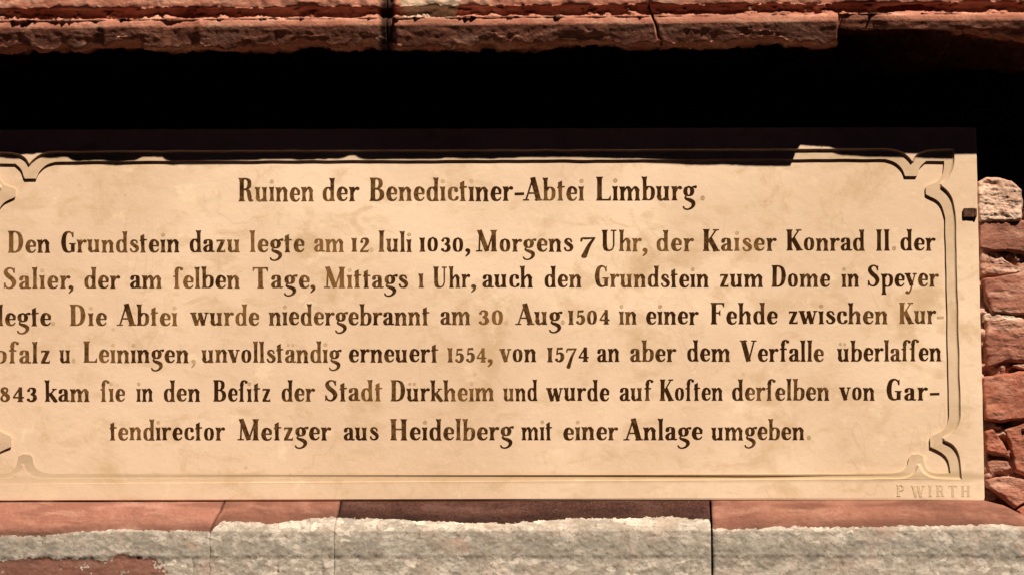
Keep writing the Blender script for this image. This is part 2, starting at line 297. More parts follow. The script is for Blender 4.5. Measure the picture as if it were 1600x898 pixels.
g('5', 15.6).line((5.4, 20.6), (4.8, 11.4), 1.9).line((4.6, 20.2), (12.6, 20.6), 3).pen([(4.6, 11.6), (8.4, 13.6), (11.6, 11.2), (12.2, 6.6), (10.4, 2.2), (6.8, .8), (3.8, 2.6)], [1.7, 2.2, 4.6, 5.4, 4, 2.1, 2.2]).ball(4.2, 3.4, 2)
g('7', 17).pen([(2.6, 15.6), (3.4, 19.6), (7, 19.6), (15, 20.2)], [1.8, 2.2, 3, 2]).pen([(15, 20.4), (9.6, 8), (5, -8)], [2, 3.6, 5.4])
g('8', 16.4).pen([(8.2, 21.8), (5.4, 19.8), (5.2, 16), (8.2, 12.4), (11.6, 8.8), (12.2, 5), (10.6, 2), (8.2, .9), (5.2, 2), (4, 5.2), (5.2, 9), (8.6, 12.6), (11, 16), (11, 19.8), (8.2, 21.8)], [2, 3.8, 4.6, 5, 5, 4.6, 3.2, 2, 2.4, 3.2, 2.4, 1.8, 2.4, 2.6, 2])
g('-', 15).line((1.2, 9.4), (13.6, 9.8), 3.6)
g(',', 8).ball(3.8, 2.2, 2.7).pen([(5.4, 2), (5, -2.6), (1.8, -7)], [3.4, 3, 1.4])
g('ü', GL['u'].adv); g('ä', GL['a'].adv)
for ch, b in (('ü', 'u'), ('ä', 'a')):
    GL[ch].c = list(GL[b].c); GL[ch].p = list(GL[b].p); GL[ch].dot(5.2, 27, 2.1).dot(11.2, 27, 2.1)

def contours(gl, step=.42):
    cs, ps = gl.c, gl.p
    xs = [c[0] for c in cs]+[v.x for p in ps for v in p]; ys = [c[1] for c in cs]+[v.y for p in ps for v in p]
    x0, y0 = min(xs)-4.5, min(ys)-4.5; nx = int((max(xs)+4.5-x0)/step)+1; ny = int((max(ys)+4.5-y0)/step)+1
    X, Y = np.meshgrid(x0+np.arange(nx)*step, y0+np.arange(ny)*step)
    D = np.full(X.shape, 1e3)
    for a, b, r in cs: np.minimum(D, np.hypot(X-a, Y-b)-r, out=D)
    for p in ps:
        ins = np.zeros(X.shape, bool); dd = np.full(X.shape, 1e6); n = len(p)
        for i in range(n):
            a, b = p[i], p[(i+1) % n]; ex, ey = b.x-a.x, b.y-a.y
            t = np.clip(((X-a.x)*ex+(Y-a.y)*ey)/(ex*ex+ey*ey+1e-12), 0, 1)
            np.minimum(dd, np.hypot(X-a.x-t*ex, Y-a.y-t*ey), out=dd)
            if abs(ey) > 1e-9:
                ins ^= ((a.y > Y) != (b.y > Y)) & (X < ex*(Y-a.y)/ey+a.x)
        np.minimum(D, np.where(ins, -dd, dd), out=D)
    D[np.abs(D) < 1e-6] = 1e-6
    D = D-.10
    I = D < 0; nxt = {}
    def pt(k):
        j, i, h = k
        a = D[j, i]; b = D[j, i+1] if h else D[j+1, i]; t = a/(a-b)
        return (float(x0+(i+(t if h else 0))*step), float(y0+(j+(0 if h else t))*step))
    mixed = (I[:-1, :-1].astype(int)+I[1:, :-1]+I[:-1, 1:]+I[1:, 1:])
    for j, i in zip(*np.nonzero((mixed > 0) & (mixed < 4))):
        a, b, c, d = I[j, i], I[j, i+1], I[j+1, i+1], I[j+1, i]
        B, R, T, L = (j, i, 1), (j, i+1, 0), (j+1, i, 1), (j, i, 0)
        # inside kept on the left of each segment
        ent = []; ex = []
        for (p, q, e) in ((a, b, B), (b, c, R), (c, d, T), (d, a, L)):
            if p and not q: ex.append(e)
            if q and not p: ent.append(e)
        if len(ex) == 1: nxt[ex[0]] = ent[0]
        else:
            for e in ex:
                order = [B, R, T, L]; k = order.index(e)
                nxt[e] = order[(k-1) % 4]
    loops = []
    while nxt:
        k0 = next(iter(nxt)); k = k0; lp = []
        while k in nxt: lp.append(pt(k)); k = nxt.pop(k)
        if len(lp) > 6: loops.append(lp)
    def rdp(P, eps):
        if len(P) < 3: return P
        a, b = np.array(P[0]), np.array(P[-1]); Q = np.array(P); e = b-a; l = np.hypot(*e)
        d = np.abs((Q[:, 0]-a[0])*e[1]-(Q[:, 1]-a[1])*e[0])/l if l > 1e-9 else np.hypot(*(Q-a).T)
        k = int(d.argmax())
        if d[k] < eps: return [P[0], P[-1]]
        return rdp(P[:k+1], eps)[:-1]+rdp(P[k:], eps)
    out = []
    for lp in loops:
        h = len(lp)//2; q = rdp(lp[:h+1], .09)[:-1]+rdp(lp[h:]+[lp[0]], .09)[:-1]
        if len(q) > 2: out.append(q)
    return out
TESS = {}
def glyph(ch):
    if ch not in TESS:
        loops = contours(GL[ch])
        tri = geometry.tessellate_polygon([[Vector((x, y, 0)) for x, y in lp] for lp in loops])
        TESS[ch] = (loops, [p for lp in loops for p in lp], [tuple(t) for t in tri])
    return TESS[ch]
PANEL_Y = 0.0078                              # depth of the writing panel behind the raised border
class Writer:
    def __init__(s, depth=.0003): s.v = []; s.f = []; s.fm = []; s.depth = depth
    def add(s, loops, pts, tris, fn, mi=0, dp=None):
        """pts are in letter units; fn sends them to photo-survey pixels on the panel"""
        n0 = len(s.v); N = len(pts)
        for yy in (PANEL_Y-(dp or s.depth), PANEL_Y+.0004): s.v += [U(*q, yy+(by(*q) if PANEL_Y == 0 else 0)) for q in map(fn, pts)]
        for t in tris:
            s.f.append(tuple(n0+i for i in t)); s.fm.append(mi)
        k = 0
        for lp in loops:
            m = len(lp)
            for i in range(m):
                a, b = n0+k+i, n0+k+(i+1) % m; s.f.append((a, b, b+N, a+N)); s.fm.append(mi)
            k += m
    def ring(s, x, y, r, fn, mi):
        n = 18; lo = [(x+r*math.cos(6.2832*i/n), y+1.1*r*math.sin(6.2832*i/n)) for i in range(n)]
        li = [(x+.22*r*math.cos(-6.2832*i/n), y+.24*r*math.sin(-6.2832*i/n)) for i in range(n)]
        tri = geometry.tessellate_polygon([[Vector((a, b, 0)) for a, b in q] for q in (lo, li)])
        s.add([lo, li], lo+li, tri, fn, mi, .00018)
    def build(s, name, mats, parent, root):
        o = mesh_obj(name, s.v, s.f, mats, parent, fmat=s.fm, root=root)
        bm = bmesh.new(); bm.from_mesh(o.data); bmesh.ops.recalc_face_normals(bm, faces=bm.faces); bm.to_mesh(o.data); bm.free()
        return o
def set_word(wr, extra, text, x0, x1, base, size, mi=0):
    """letters of one word between two survey x; spacing first, then width, make it fit"""
    wid = []
    for ch in text:
        px = [p[0] for p in glyph(ch)[1]]; wid.append((min(px), max(px), GL[ch].adv))
    nat = sum(w[2] for w in wid)-(wid[0][0])-(wid[-1][2]-wid[-1][1])
    sx = (x1-x0)/nat; fx = min(max(sx, .88*size), 1.26*size)
    gap = (x1-x0-nat*fx)/(len(text)-1) if len(text) > 1 else 0
    if len(text) == 1: fx = sx if len(text) == 1 and text not in ',' else size
    x = x0-wid[0][0]*fx
    for ch, w in zip(text, wid):
        loops, pts, tris = glyph(ch)
        jy, jr, js = random.gauss(0, .22), random.gauss(0, .006), 1+random.gauss(0, .012)
        sh = random.gauss(0, .008)
        fn = lambda p, x=x, jy=jy, jr=jr, js=js, sh=sh: (x+fx*p[0]+(sh)*p[1], base-jy-size*js*p[1]-jr*p[0]*fx)
        wr.add(loops, pts, tris, fn, mi)
        for dx, dy, r in GL[ch].dots: extra.ring(dx, dy, r, fn, 1)
        x += w[2]*fx+gap
def lin(b0, b1): return lambda x: b0+(b1-b0)*x/1500.0
T = 1.0
LINES = [
 ('title_line', lin(315.6, 312), 1.10, [('Ruinen', 372.5, 490.5), ('der', 504, 562), ('Benedictiner', 577, 802), ('Abtei', 817, 913), ('Limburg', 931, 1089)], [('-', 804, 819, 0), ('.', 1098, 0, 1)]),
 ('inscription_line', lin(395, 391.2), 1, [('Den', 12, 78.7), ('Grundstein', 95.5, 280.5), ('dazu', 296.5, 375), ('legte', 390, 476), ('am', 490.7, 537.5), ('12', 548.7, 577), ('Iuli', 591, 643.7), ('1030', 655, 723.7), ('Morgens', 743.7, 896), ('7', 907, 931), ('Uhr', 940, 1003), ('der', 1026, 1084.5), ('Kaiser', 1098, 1214), ('Konrad', 1228.7, 1351.5), ('II', 1368.7, 1390.6), ('der', 1407, 1462.5)],
  [('.', 580.5, 0, 1), (',', 727, 735, 0), (',', 1004, 1012, 0), ('.', 1397, 0, 1)]),
 ('inscription_line', lin(450.8, 447.2), 1, [('Salier', 6, 110), ('der', 131.7, 188), ('am', 203, 253), ('ſelben', 271, 375), ('Tage', 395, 484), ('Mittags', 506, 638), ('1', 653.7, 662.5), ('Uhr', 676.7, 735), ('auch', 753.7, 833), ('den', 851, 908.7), ('Grundstein', 929.5, 1107.5), ('zum', 1125, 1192.5), ('Dome', 1205, 1297), ('in', 1314.5, 1342.5), ('Speyer', 1356, 1467)],
  [(',', 107, 115, 0), (',', 485, 493, 0), (',', 736, 744, 0)]),
 ('inscription_line', lin(508.6, 505), 1, [('legte', -4, 80), ('Die', 109, 167), ('Abtei', 182.5, 277.5), ('wurde', 297, 405), ('niedergebrannt', 419.5, 671), ('am', 688, 735), ('30', 748, 786), ('Aug', 805, 879), ('1504', 887.5, 952.5), ('in', 967, 995), ('einer', 1009.5, 1092), ('Fehde', 1110, 1215), ('zwischen', 1232.5, 1387), ('Kur', 1404.5, 1463)],
  [('.', 83, 0, 1), ('.', 791, 0, 1), ('.', 879.5, 0, 1), ('-', 1464, 1475, 1)]),
 ('inscription_line', lin(566.6, 563.4), 1, [('pfalz', -10, 78), ('u', 92.5, 110), ('Leiningen', 130, 295), ('unvollständig', 314.5, 534), ('erneuert', 545, 685), ('1554', 699, 760), ('von', 780, 838), ('1574', 854.5, 920), ('an', 933, 968), ('aber', 984.5, 1057), ('dem', 1074, 1141), ('Verfalle', 1155.5, 1287.5), ('überlaſſen', 1308, 1471)],
  [('.', 115, 0, 1), (',', 299, 306, 1), (',', 762, 770, 0)]),
 ('inscription_line', lin(627, 624.4), 1, [('1843', -14, 58), ('kam', 69.5, 140), ('ſie', 157, 195.5), ('in', 212.5, 239), ('den', 256, 313), ('Beſitz', 333, 422.5), ('der', 440, 492.5), ('Stadt', 508, 597.5), ('Dürkheim', 610, 772), ('und', 786, 840), ('wurde', 853, 952), ('auf', 968, 1021), ('Koſten', 1030.5, 1129.5), ('derſelben', 1144, 1296), ('von', 1311, 1367), ('Gar', 1385, 1450)],
  [('-', 1453, 1468, 0)]),
 ('inscription_line', lin(687, 686.4), 1, [('tendirector', 171, 352), ('Metzger', 371, 518), ('aus', 537, 592), ('Heidelberg', 609.5, 803), ('mit', 814.5, 863), ('einer', 880, 966), ('Anlage', 974, 1098), ('umgeben', 1111, 1257)],
  [('.', 1264, 0, 1)]),
]

# ------------------------------------------------------------------ the stone plaque
def wob(lp, amp, seed, sub=6.0):
    """resample a loop of survey points and give it the small waver of a hand-cut, weathered edge"""
    out = []
    n = len(lp)
    for i in range(n):
        a, b = Vector(lp[i]), Vector(lp[(i+1) % n]); m = max(1, int((b-a).length/sub))
        for k in range(m):
            p = a.lerp(b, k/m)
            out.append(Vector((p.x+amp*noise.noise((p.x*.03, p.y*.03, seed)), p.y+amp*noise.noise((p.x*.03, p.y*.03, seed+9)))))
    return out
def cr(pts, n=5): return [tuple(p) for p in dense(pts, None, n)[0]]
def mirror(seq, dx=0):   # left half: the survey's mirror line is x = 735.5
    return [(1471-x+dx, y) for x, y in reversed(seq)]
O_tr = [(1380, 232.5)]+cr([(1392, 233), (1408, 237), (1419, 245), (1425, 252)])+cr([(1425.5, 252), (1431, 243), (1441, 237), (1454, 234)])+[(1491, 233)]+cr([(1491, 236), (1490.5, 258), (1484, 275), (1471, 289)])+cr([(1471.5, 290.5), (1482, 300), (1489.5, 313), (1493, 334)])
O_br = cr([(1501, 640), (1500, 656), (1492, 672), (1475, 684)])+cr([(1476, 686), (1490, 694), (1499, 712), (1503, 748)])+[(1466, 748)]+cr([(1466, 748), (1453, 745), (1442, 738), (1436, 727)])+cr([(1435, 727), (1430, 738), (1420, 745), (1405, 748)])
I_tr = [(1372, 248.5)]+cr([(1384, 249), (1398, 254), (1409, 264), (1414, 275.5)])+[(1432, 275.5)]+cr([(1434, 272), (1438, 261), (1447, 252)])+[(1475, 252)]+cr([(1475, 256), (1473, 272), (1465, 284), (1450, 290)])+[(1446, 293), (1446.5, 304)]+cr([(1452, 307), (1464, 313), (1472, 323), (1477, 340)])
I_br = cr([(1483, 640), (1482, 655), (1474, 671), (1456, 680)])+[(1453, 684), (1453.5, 698)]+cr([(1461, 701), (1474, 708), (1482, 719), (1485.5, 739)])+[(1463, 739)]+cr([(1463, 739), (1451, 735), (1445, 726), (1442, 712)])+[(1436, 709), (1424, 709.5)]+cr([(1420, 714), (1417, 727), (1409, 735), (1393, 739)])
def full(tr, br, dy): # clockwise from the top; the left half sits a little lower in the survey
    L = lambda seq: [(x, y+(dy if y < 450 else -.4)) for x, y in mirror(seq)]
    bot = [(1200, br[-1][1]), (900, br[-1][1]), (600, br[-1][1]-.2), (300, br[-1][1]-.3)]
    top = [(300, tr[0][1]+dy*.75), (600, tr[0][1]+dy*.55), (900, tr[0][1]+dy*.36), (1200, tr[0][1]+dy*.14)]
    return tr+br+bot+L(br)+L(tr)+top
O_px = wob(full(O_tr, O_br, 4), .9, 3); I_px = wob(full(I_tr, I_br, 4), .9, 17)
def inset(lp, d):
    out = []; n = len(lp)
    for i in range(n):
        t = (lp[(i+1) % n]-lp[i-1]); t.normalize(); out.append(lp[i]+Vector((-t.y, t.x))*d)   # clockwise on screen: inside is to the right
    return out
def walls(v, f, la, lb):
    n0 = len(v); m = len(la); v += la+lb
    for i in range(m):
        j = (i+1) % m; f.append((n0+i, n0+j, n0+m+j, n0+m+i))
def fill(v, f, loops):
    n0 = len(v); pts = [p for l in loops for p in l]
    tri = geometry.tessellate_polygon([[Vector((p.x, p.z, 0)) for p in l] for l in loops])
    v += pts; f += [tuple(n0+i for i in t) for t in tri]
def fixn(o):
    bm = bmesh.new(); bm.from_mesh(o.data); bmesh.ops.remove_doubles(bm, verts=bm.verts, dist=1e-6); bmesh.ops.recalc_face_normals(bm, faces=bm.faces); bm.to_mesh(o.data); bm.free(); return o
def worn(x, y): return sstep(690, 738, y)*(1-sstep(1150, 1392, x))
def by(x, y): return .0071*worn(x, y)
def cy_(x, y): return CHAN_Y+(.0077-CHAN_Y)*worn(x, y)
def onf(lp, fn, add=0): return [U(p[0], p[1], fn(p[0], p[1])+add) for p in lp]
base_loc = U(735, 782, .03)
plaque = thing('inscription_plaque', 'cream limestone plaque with brown German inscription in a carved frame, set on the stone sill', 'plaque', base_loc)
CHAN_Y = .0042
zg = U(800, 747, 0).z
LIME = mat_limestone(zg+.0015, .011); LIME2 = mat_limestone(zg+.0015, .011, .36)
out_px = [(-66, 203), (300, 202), (800, 201), (1300, 199)]+[(1522, 199)]+[(1524.4, 200.5)]+[(1525, 203), (1528, 330), (1531, 460), (1534.5, 600), (1538.4, 768)]+cr([(1538.8, 776), (1537.5, 781), (1532, 783)])+[(1100, 783), (700, 782.6), (300, 782), (-72, 781.6)]
out_px = wob(out_px, .8, 41, 5)
def on(lp, y): return [U(p[0], p[1], y) for p in lp]
v, f = [], []
bevel = inset(out_px, .9)
fill(v, f, [onf(bevel, by), onf(inset(O_px, -.12), by)])
o2 = [Vector((p.x, p.y+.0010, p.z)) for p in onf(out_px, by)]
walls(v, f, onf(bevel, by), o2)
walls(v, f, o2, [Vector((p.x, .06, p.z)) for p in o2])
hol = lambda k: (lambda x, y: by(x, y)+(cy_(x, y)-by(x, y))*k)
prv = onf(inset(O_px, -.12), by); nface = len(f)
for dpx, k in ((.7, .45), (1.9, .74), (3.2, .93), (4.6, 1.0)):
    cur = onf(inset(O_px, dpx), hol(k)); walls(v, f, prv, cur); prv = cur
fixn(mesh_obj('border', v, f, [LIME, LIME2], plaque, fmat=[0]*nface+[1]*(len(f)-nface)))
v, f = [], []
fill(v, f, [onf(inset(O_px, 4.6), cy_), onf(inset(I_px, -.12), cy_)])
walls(v, f, onf(inset(I_px, -.12), cy_), on(inset(I_px, .12), PANEL_Y))
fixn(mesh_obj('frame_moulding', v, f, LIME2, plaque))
v, f = [], []
fill(v, f, [on(inset(I_px, .12), PANEL_Y)])
bk = [Vector((p.x, .058, p.z)) for p in on(inset(out_px, 2), 0)]
fill(v, f, [bk])
fixn(mesh_obj('panel', v, f, LIME, plaque))
for name, base, size, words, punct in LINES:
    ln = bpy.data.objects.new(name, None); ln.empty_display_size = .03; link(ln); ln.parent = plaque
    at0 = U(words[0][1], base(0), PANEL_Y); ln.location = at0-plaque.location
    class _R: location = at0
    parts = []
    for text, x0, x1 in words:
        wr = Writer(); set_word(wr, wr, text, x0, x1, base((x0+x1)/2), size); parts.append((x1, wr))
    for ch, x0, x1, mi in punct:                       # a stop, comma or hyphen belongs to the word before it
        b = base(x0); ex = min((p for p in parts if p[0] < x0+6), key=lambda p: x0-p[0])[1]
        if ch == '.': ex.ring(0, 3.4, 3.2*size, lambda p, x0=x0, b=b: (x0+p[0], b-p[1]), 1)
        else:
            loops, pts, tris = glyph(ch); lo = min(p[0] for p in pts); hi = max(p[0] for p in pts); k = (x1-x0)/(hi-lo)
            fn = lambda p, x0=x0, b=b, lo=lo, k=k: (x0+(p[0]-lo)*k, b-size*p[1])
            ex.add(loops, pts, tris, fn, mi)
    for x1, wr in parts: wr.build('word', [PAINT, FAINT], ln, _R)
PANEL_Y = 0.0
sg = Writer(.00016); dm = Writer()
set_word(sg, dm, 'P', 1401, 1413, 774.5, .53); set_word(sg, dm, 'WIRTH', 1424, 1516, 775, .53)
sg.build('signature', [CARVE], plaque, plaque)

# ------------------------------------------------------------------ stones
def rock(cx, cy, w, h, yf, dep, seed, mat, parent, label=None, name='stone', sub=26, pw=5.0, amp=.055, tilt=0):
    """a roughly squared rubble stone: rounded block, knocked into facets, then roughened"""
    c = U(cx, cy, yf); sx, sz = w*.0005, h*.0005
    bm = bmesh.new(); bmesh.ops.create_cube(bm, size=2)
    bmesh.ops.subdivide_edges(bm, edges=bm.edges, cuts=sub, use_grid_fill=True)
    rnd = random.Random(seed)
    planes = []
    for k in range(9):
        d = Vector((rnd.uniform(-1, 1), rnd.uniform(-1.2, .1), rnd.uniform(-1, 1))).normalized(); planes.append((d, rnd.uniform(.86, 1.08)))
    ct, stt = math.cos(tilt), math.sin(tilt)
    for vv in bm.verts:
        p = vv.co; r = (abs(p.x)**pw+abs(p.y)**pw+abs(p.z)**pw)**(1/pw); q = p/r
        for d, o in planes:
            e = q.dot(d)-o
            if e > 0: q = q-d*e*.92
        s_ = Vector((q.x*sx, q.y*dep*.5, q.z*sz))
        s_ = Vector((s_.x*ct-s_.z*stt, s_.y, s_.x*stt+s_.z*ct))
        wp = Vector((c.x+s_.x, yf+dep*.5+s_.y, c.z+s_.z)); nd = q.normalized()
        k = amp*min(sx, sz)
        a = fbm(wp.x*28+seed, wp.y*28, wp.z*28, 5, .7)*1.3+.45*abs(noise.noise((wp.x*75, wp.y*75, wp.z*75+seed)))-.25*fbm(wp.x*160, wp.y*160, wp.z*160, 3)
        vv.co = wp+nd*a*k*2.0
    me = bpy.data.meshes.new(name); bm.to_mesh(me); bm.free(); me.materials.append(mat)
    for p in me.polygons: p.use_smooth = True
    o = link(bpy.data.objects.new(name, me)); o.parent = parent; o.location = -parent.location
    if label: o['label'] = label
    return o
MORT = mat_sandstone('pale_mortar_stone', (.74, .55, .44), (.56, .36, .27), (.80, .64, .53), .9)
MORT2 = mat_sandstone('rosy_mortar_rubble', (.60, .37, .28), (.42, .21, .15), (.72, .53, .43), .9)
RED2 = mat_sandstone('rose_sandstone', (.45, .195, .14), (.30, .12, .085), (.60, .36, .27), 1.3)
RED3 = mat_sandstone('brick_red_sandstone', (.47, .175, .115), (.33, .11, .07), (.56, .27, .19), 1.3)
RED4 = mat_sandstone('brown_sandstone', (.37, .165, .12), (.24, .10, .07), (.50, .28, .21), 1.3)
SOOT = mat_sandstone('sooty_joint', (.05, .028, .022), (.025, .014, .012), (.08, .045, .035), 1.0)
wall = thing('rubble_wall', 'red sandstone rubble wall with dark open joints beside and behind the plaque', 'wall', U(1600, 800, .1))
NICHE = mat_sandstone('shade_black_niche_stone', (.030, .018, .015), (.016, .010, .009), (.045, .028, .022), 1.0)  # near-black base colour paints in the deep shade above the plaque
def slab(name, a, b, mat, parent, n=(1, 1)):
    (x0, y0, z0), (x1, y1, z1) = a, b
    v = [(x, y, z) for x in (x0, x1) for y in (y0, y1) for z in (z0, z1)]
    return fixn(mesh_obj(name, v, [(0, 1, 3, 2), (4, 6, 7, 5), (0, 4, 5, 1), (2, 3, 7, 6), (0, 2, 6, 4), (1, 5, 7, 3)], mat, parent))
XL, XR = U(-330, 450).x, U(1930, 450).x
ZB, ZT = U(800, 1010, .1).z, U(800, -75, .1).z
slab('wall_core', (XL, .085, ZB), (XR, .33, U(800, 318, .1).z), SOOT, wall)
slab('niche_back', (XL, .331, ZB), (XR, .38, ZT), NICHE, wall)  # recess made deep to keep the gap above the plaque black
def rubble(poly, yf, seed, mat, label=None, dep=.09, rough=1.0):
    """a rubble stone with the given face outline: broken arrises, a hewn face, sides running back into the wall"""
    pts = []
    n = len(poly)
    for i in range(n):
        a, b = Vector(poly[i]), Vector(poly[(i+1) % n]); m = max(2, int((b-a).length/1.6))
        pts += [a.lerp(b, k/m) for k in range(m)]
    for _ in range(2): pts = [(pts[i-1]+pts[i]*2+pts[(i+1) % len(pts)])/4 for i in range(len(pts))]
    cen = sum(pts, Vector((0, 0)))/len(pts); N = len(pts); v, f = [], []
    ext = max((p-cen).length for p in pts); size = min(max(p.x for p in pts)-min(p.x for p in pts), max(p.y for p in pts)-min(p.y for p in pts))
    levels = [(1.0, dep), (1.0, dep*.5), (1.0, .014)]+[(1-k/34*.985, None) for k in range(34)]
    rnd = random.Random(seed); tx, tz = rnd.uniform(-.10, .10), rnd.uniform(-.12, .10)
    for sc, yy in levels:
        for p in pts:
            d = p-cen; q = cen+d*sc; r = (d*(1-sc)).length
            w = 6+3*noise.noise((q.x*.09, q.y*.09, seed))
            if yy is None: e = max(0, 1-r/w); y = yf+.009*e*e*e
            else: y = yf+yy
            P = U(q.x, q.y, yf)
            a = fbm(P.x*30+seed, seed*.7, P.z*30, 6, .75); st = fbm(P.x*18, seed*1.3, P.z*75, 4, .7); c = noise.voronoi((P.x*38+seed, 0, P.z*46))[0]
            fr = .0036*a+.0020*st+.010*(c[1]-c[0]-.4)*.35+.0009*fbm(P.x*170, 0, P.z*170, 3)
            y -= fr*rough*.62*(1 if yy is None else .5)
            y += tx*(q.x-cen.x)*.001-tz*(q.y-cen.y)*.001
            k = 1 if sc > .9 else .3
            v.append(Vector((P.x+.0016*k*fbm(P.x*60, y*60, P.z*60+5, 4), y, P.z+.0016*k*fbm(P.x*60, y*60, P.z*60, 4))))
    for l in range(len(levels)-1):
        for i in range(N):
            j = (i+1) % N; f.append((l*N+i, l*N+j, (l+1)*N+j, (l+1)*N+i))
    f.append(tuple((len(levels)-1)*N+i for i in range(N)))
    o = mesh_obj('stone', v, f, mat, wall, label, smooth=True)
    bm = bmesh.new(); bm.from_mesh(o.data); bmesh.ops.recalc_face_normals(bm, faces=bm.faces)
    bm.to_mesh(o.data); bm.free()
def mortar(x0, x1, v0, v1):
    A, B = U(x0, v1, .03), U(x1, v0, .03); nx, nz = int((B.x-A.x)/.003), int((B.z-A.z)/.003); v, f = [], []
    for i in range(nx+1):
        for j in range(nz+1):
            x, z = lerp(A.x, B.x, i/nx), lerp(A.z, B.z, j/nz)
            y = .034-.020*fbm(x*26, 8.1, z*34, 5, .7)-.004*fbm(x*120, 3, z*120, 3)
            if i in (0, nx) or j in (0, nz): y = .085
            v.append((x, y, z))
    for i in range(nx):
        for j in range(nz):
            a = i*(nz+1)+j; f.append((a, a+nz+1, a+nz+2, a+1))
    mesh_obj('mortar', v, f, MORT2, wall, 'crumbly rose-grey mortar deep between the stones', smooth=True)
mortar(1500, 1840, 322, 850); mortar(-230, -72, 322, 850)
STONES = [
 ([(1528, 283), (1544, 275), (1565, 277), (1582, 281), (1597, 296), (1600, 316), (1596, 346), (1531, 346), (1526, 322)], .010, MORT, 'pale mortar-coated stone at the top of the wall', 1.7),
 ([(1528, 347), (1560, 343), (1600, 342), (1665, 345), (1668, 397), (1600, 396), (1572, 391), (1548, 393), (1529, 386)], .014, RED4, 'smooth brown-red stone', .6),
 ([(1530, 387), (1545, 380), (1564, 392), (1571, 406), (1590, 415), (1600, 424), (1562, 432), (1532, 430)], .021, MORT2, None, 1.3),
 ([(1600, 405), (1668, 402), (1668, 420), (1606, 421)], .03, RED4, None, 1),
 ([(1534, 435), (1562, 430), (1600, 423), (1670, 425), (1672, 490), (1602, 493), (1575, 491), (1550, 488), (1540, 468)], .015, RED2, None, .8),
 ([(1535, 491), (1552, 486), (1580, 493), (1602, 493), (1602, 501), (1536, 502)], .019, MORT, None, 1.2),
 ([(1541, 500), (1580, 497), (1600, 496), (1672, 498), (1672, 568), (1600, 565), (1570, 563), (1542, 574), (1538, 545)], .016, RED2, None, 1.0),
 ([(1580, 570), (1604, 567), (1672, 570), (1670, 577), (1600, 577)], .024, MORT2, None, 1),
 ([(1535, 588), (1560, 583), (1600, 578), (1670, 576), (1672, 654), (1600, 655), (1566, 659), (1539, 655), (1536, 620)], .011, RED3, 'bright brick-red stone', .8),
 ([(1550, 665), (1566, 662), (1568, 668), (1556, 671)], .022, MORT2, None, 1),
 ([(1539, 673), (1552, 668), (1566, 686), (1581, 714), (1566, 712), (1540, 705)], .013, RED3, None, .9),
 ([(1569, 669), (1600, 658), (1672, 656), (1672, 744), (1602, 743), (1585, 733), (1583, 711)], .015, RED3, None, 1.0),
 ([(1541, 719), (1560, 715), (1576, 720), (1582, 731), (1571, 739), (1544, 741)], .020, RED4, None, 1.0),
 ([(1540, 748), (1571, 742), (1600, 747), (1670, 748), (1670, 780), (1640, 782), (1606, 783), (1586, 794), (1560, 770), (1542, 760)], .006, RED2, None, 1.0),
 ([(1588, 795), (1606, 785), (1670, 784), (1672, 850), (1612, 836)], .008, RED3, None, .8)]
for i, (poly, yf, m, lab, rg) in enumerate(STONES): rubble(poly, yf, 5+7*i, m, lab, rough=rg)
for i, (cx, cy, w, h) in enumerate([(1735, 340, 120, 130), (1740, 470, 125, 110), (1738, 590, 122, 110), (1740, 715, 126, 120)]):
    rock(cx, cy, w, h, .02, .10, 71+i*3, (RED2, RED3, RED4)[i % 3], wall)
for i, (cx, cy, w, h) in enumerate([(-135, 330, 120, 110), (-140, 450, 130, 110), (-132, 570, 118, 112), (-140, 700, 130, 130), (-265, 390, 120, 180), (-268, 600, 124, 200)]):
    rock(cx, cy, w, h, .02, .10, 91+i*3, (RED2, RED3, RED4)[i % 3], wall)

# ------------------------------------------------------------------ sweeps: cornice above, sill below
def sweep(name, x0, x1, prof, disp, mat, parent, label=None, dx=.0022, attrs=(), sub=.0022, xend=None):
    """loft a (y,z) profile along x; disp(x, s, y, z) -> (dx, dy, dz, {attr: value})"""
    P = [Vector(p) for p in prof]; line = []
    for i in range(len(P)-1):
        m = max(1, int((P[i+1]-P[i]).length/sub))
        for k in range(m): line.append((P[i].lerp(P[i+1], k/m), i+k/m))
    line.append((P[-1], len(P)-1.0))
    nx = max(2, int((x1-x0)/dx)); V = []; A = {a: [] for a in attrs}
    for i in range(nx+1):
        t = i/nx; x = lerp(x0, x1, t)
        for p, s in line:
            ex, ey, ez, at = disp(x, s, p.x, p.y, t)
            V.append((x+ex, p.x+ey, p.y+ez))
            for a in attrs: A[a].append(at.get(a, 0.0))
    m = len(line); Fc = []
    for i in range(nx):
        for j in range(m-1):
            a = i*m+j; Fc.append((a, a+1, a+m+1, a+m))
    Fc.append(tuple(range(m))); Fc.append(tuple(nx*m+j for j in reversed(range(m))))
    o = mesh_obj(name, V, Fc, mat, parent, label, smooth=True)
    for a in attrs:
        at = o.data.attributes.new(a, 'FLOAT', 'POINT'); at.data.foreach_set('value', A[a])
    o.data.polygons[-1].use_smooth = False; o.data.polygons[-2].use_smooth = False
    bm = bmesh.new(); bm.from_mesh(o.data); bmesh.ops.recalc_face_normals(bm, faces=bm.faces); bm.to_mesh(o.data); bm.free()
    return o
def zc(v, y): return U(800, v, y).z
def pxx(x, z, y):
    """survey x of a world point (inverse of U)"""
    d = Vector((x, y, z))-campos; return 800+F*d.dot(rgt)/d.dot(fwd)

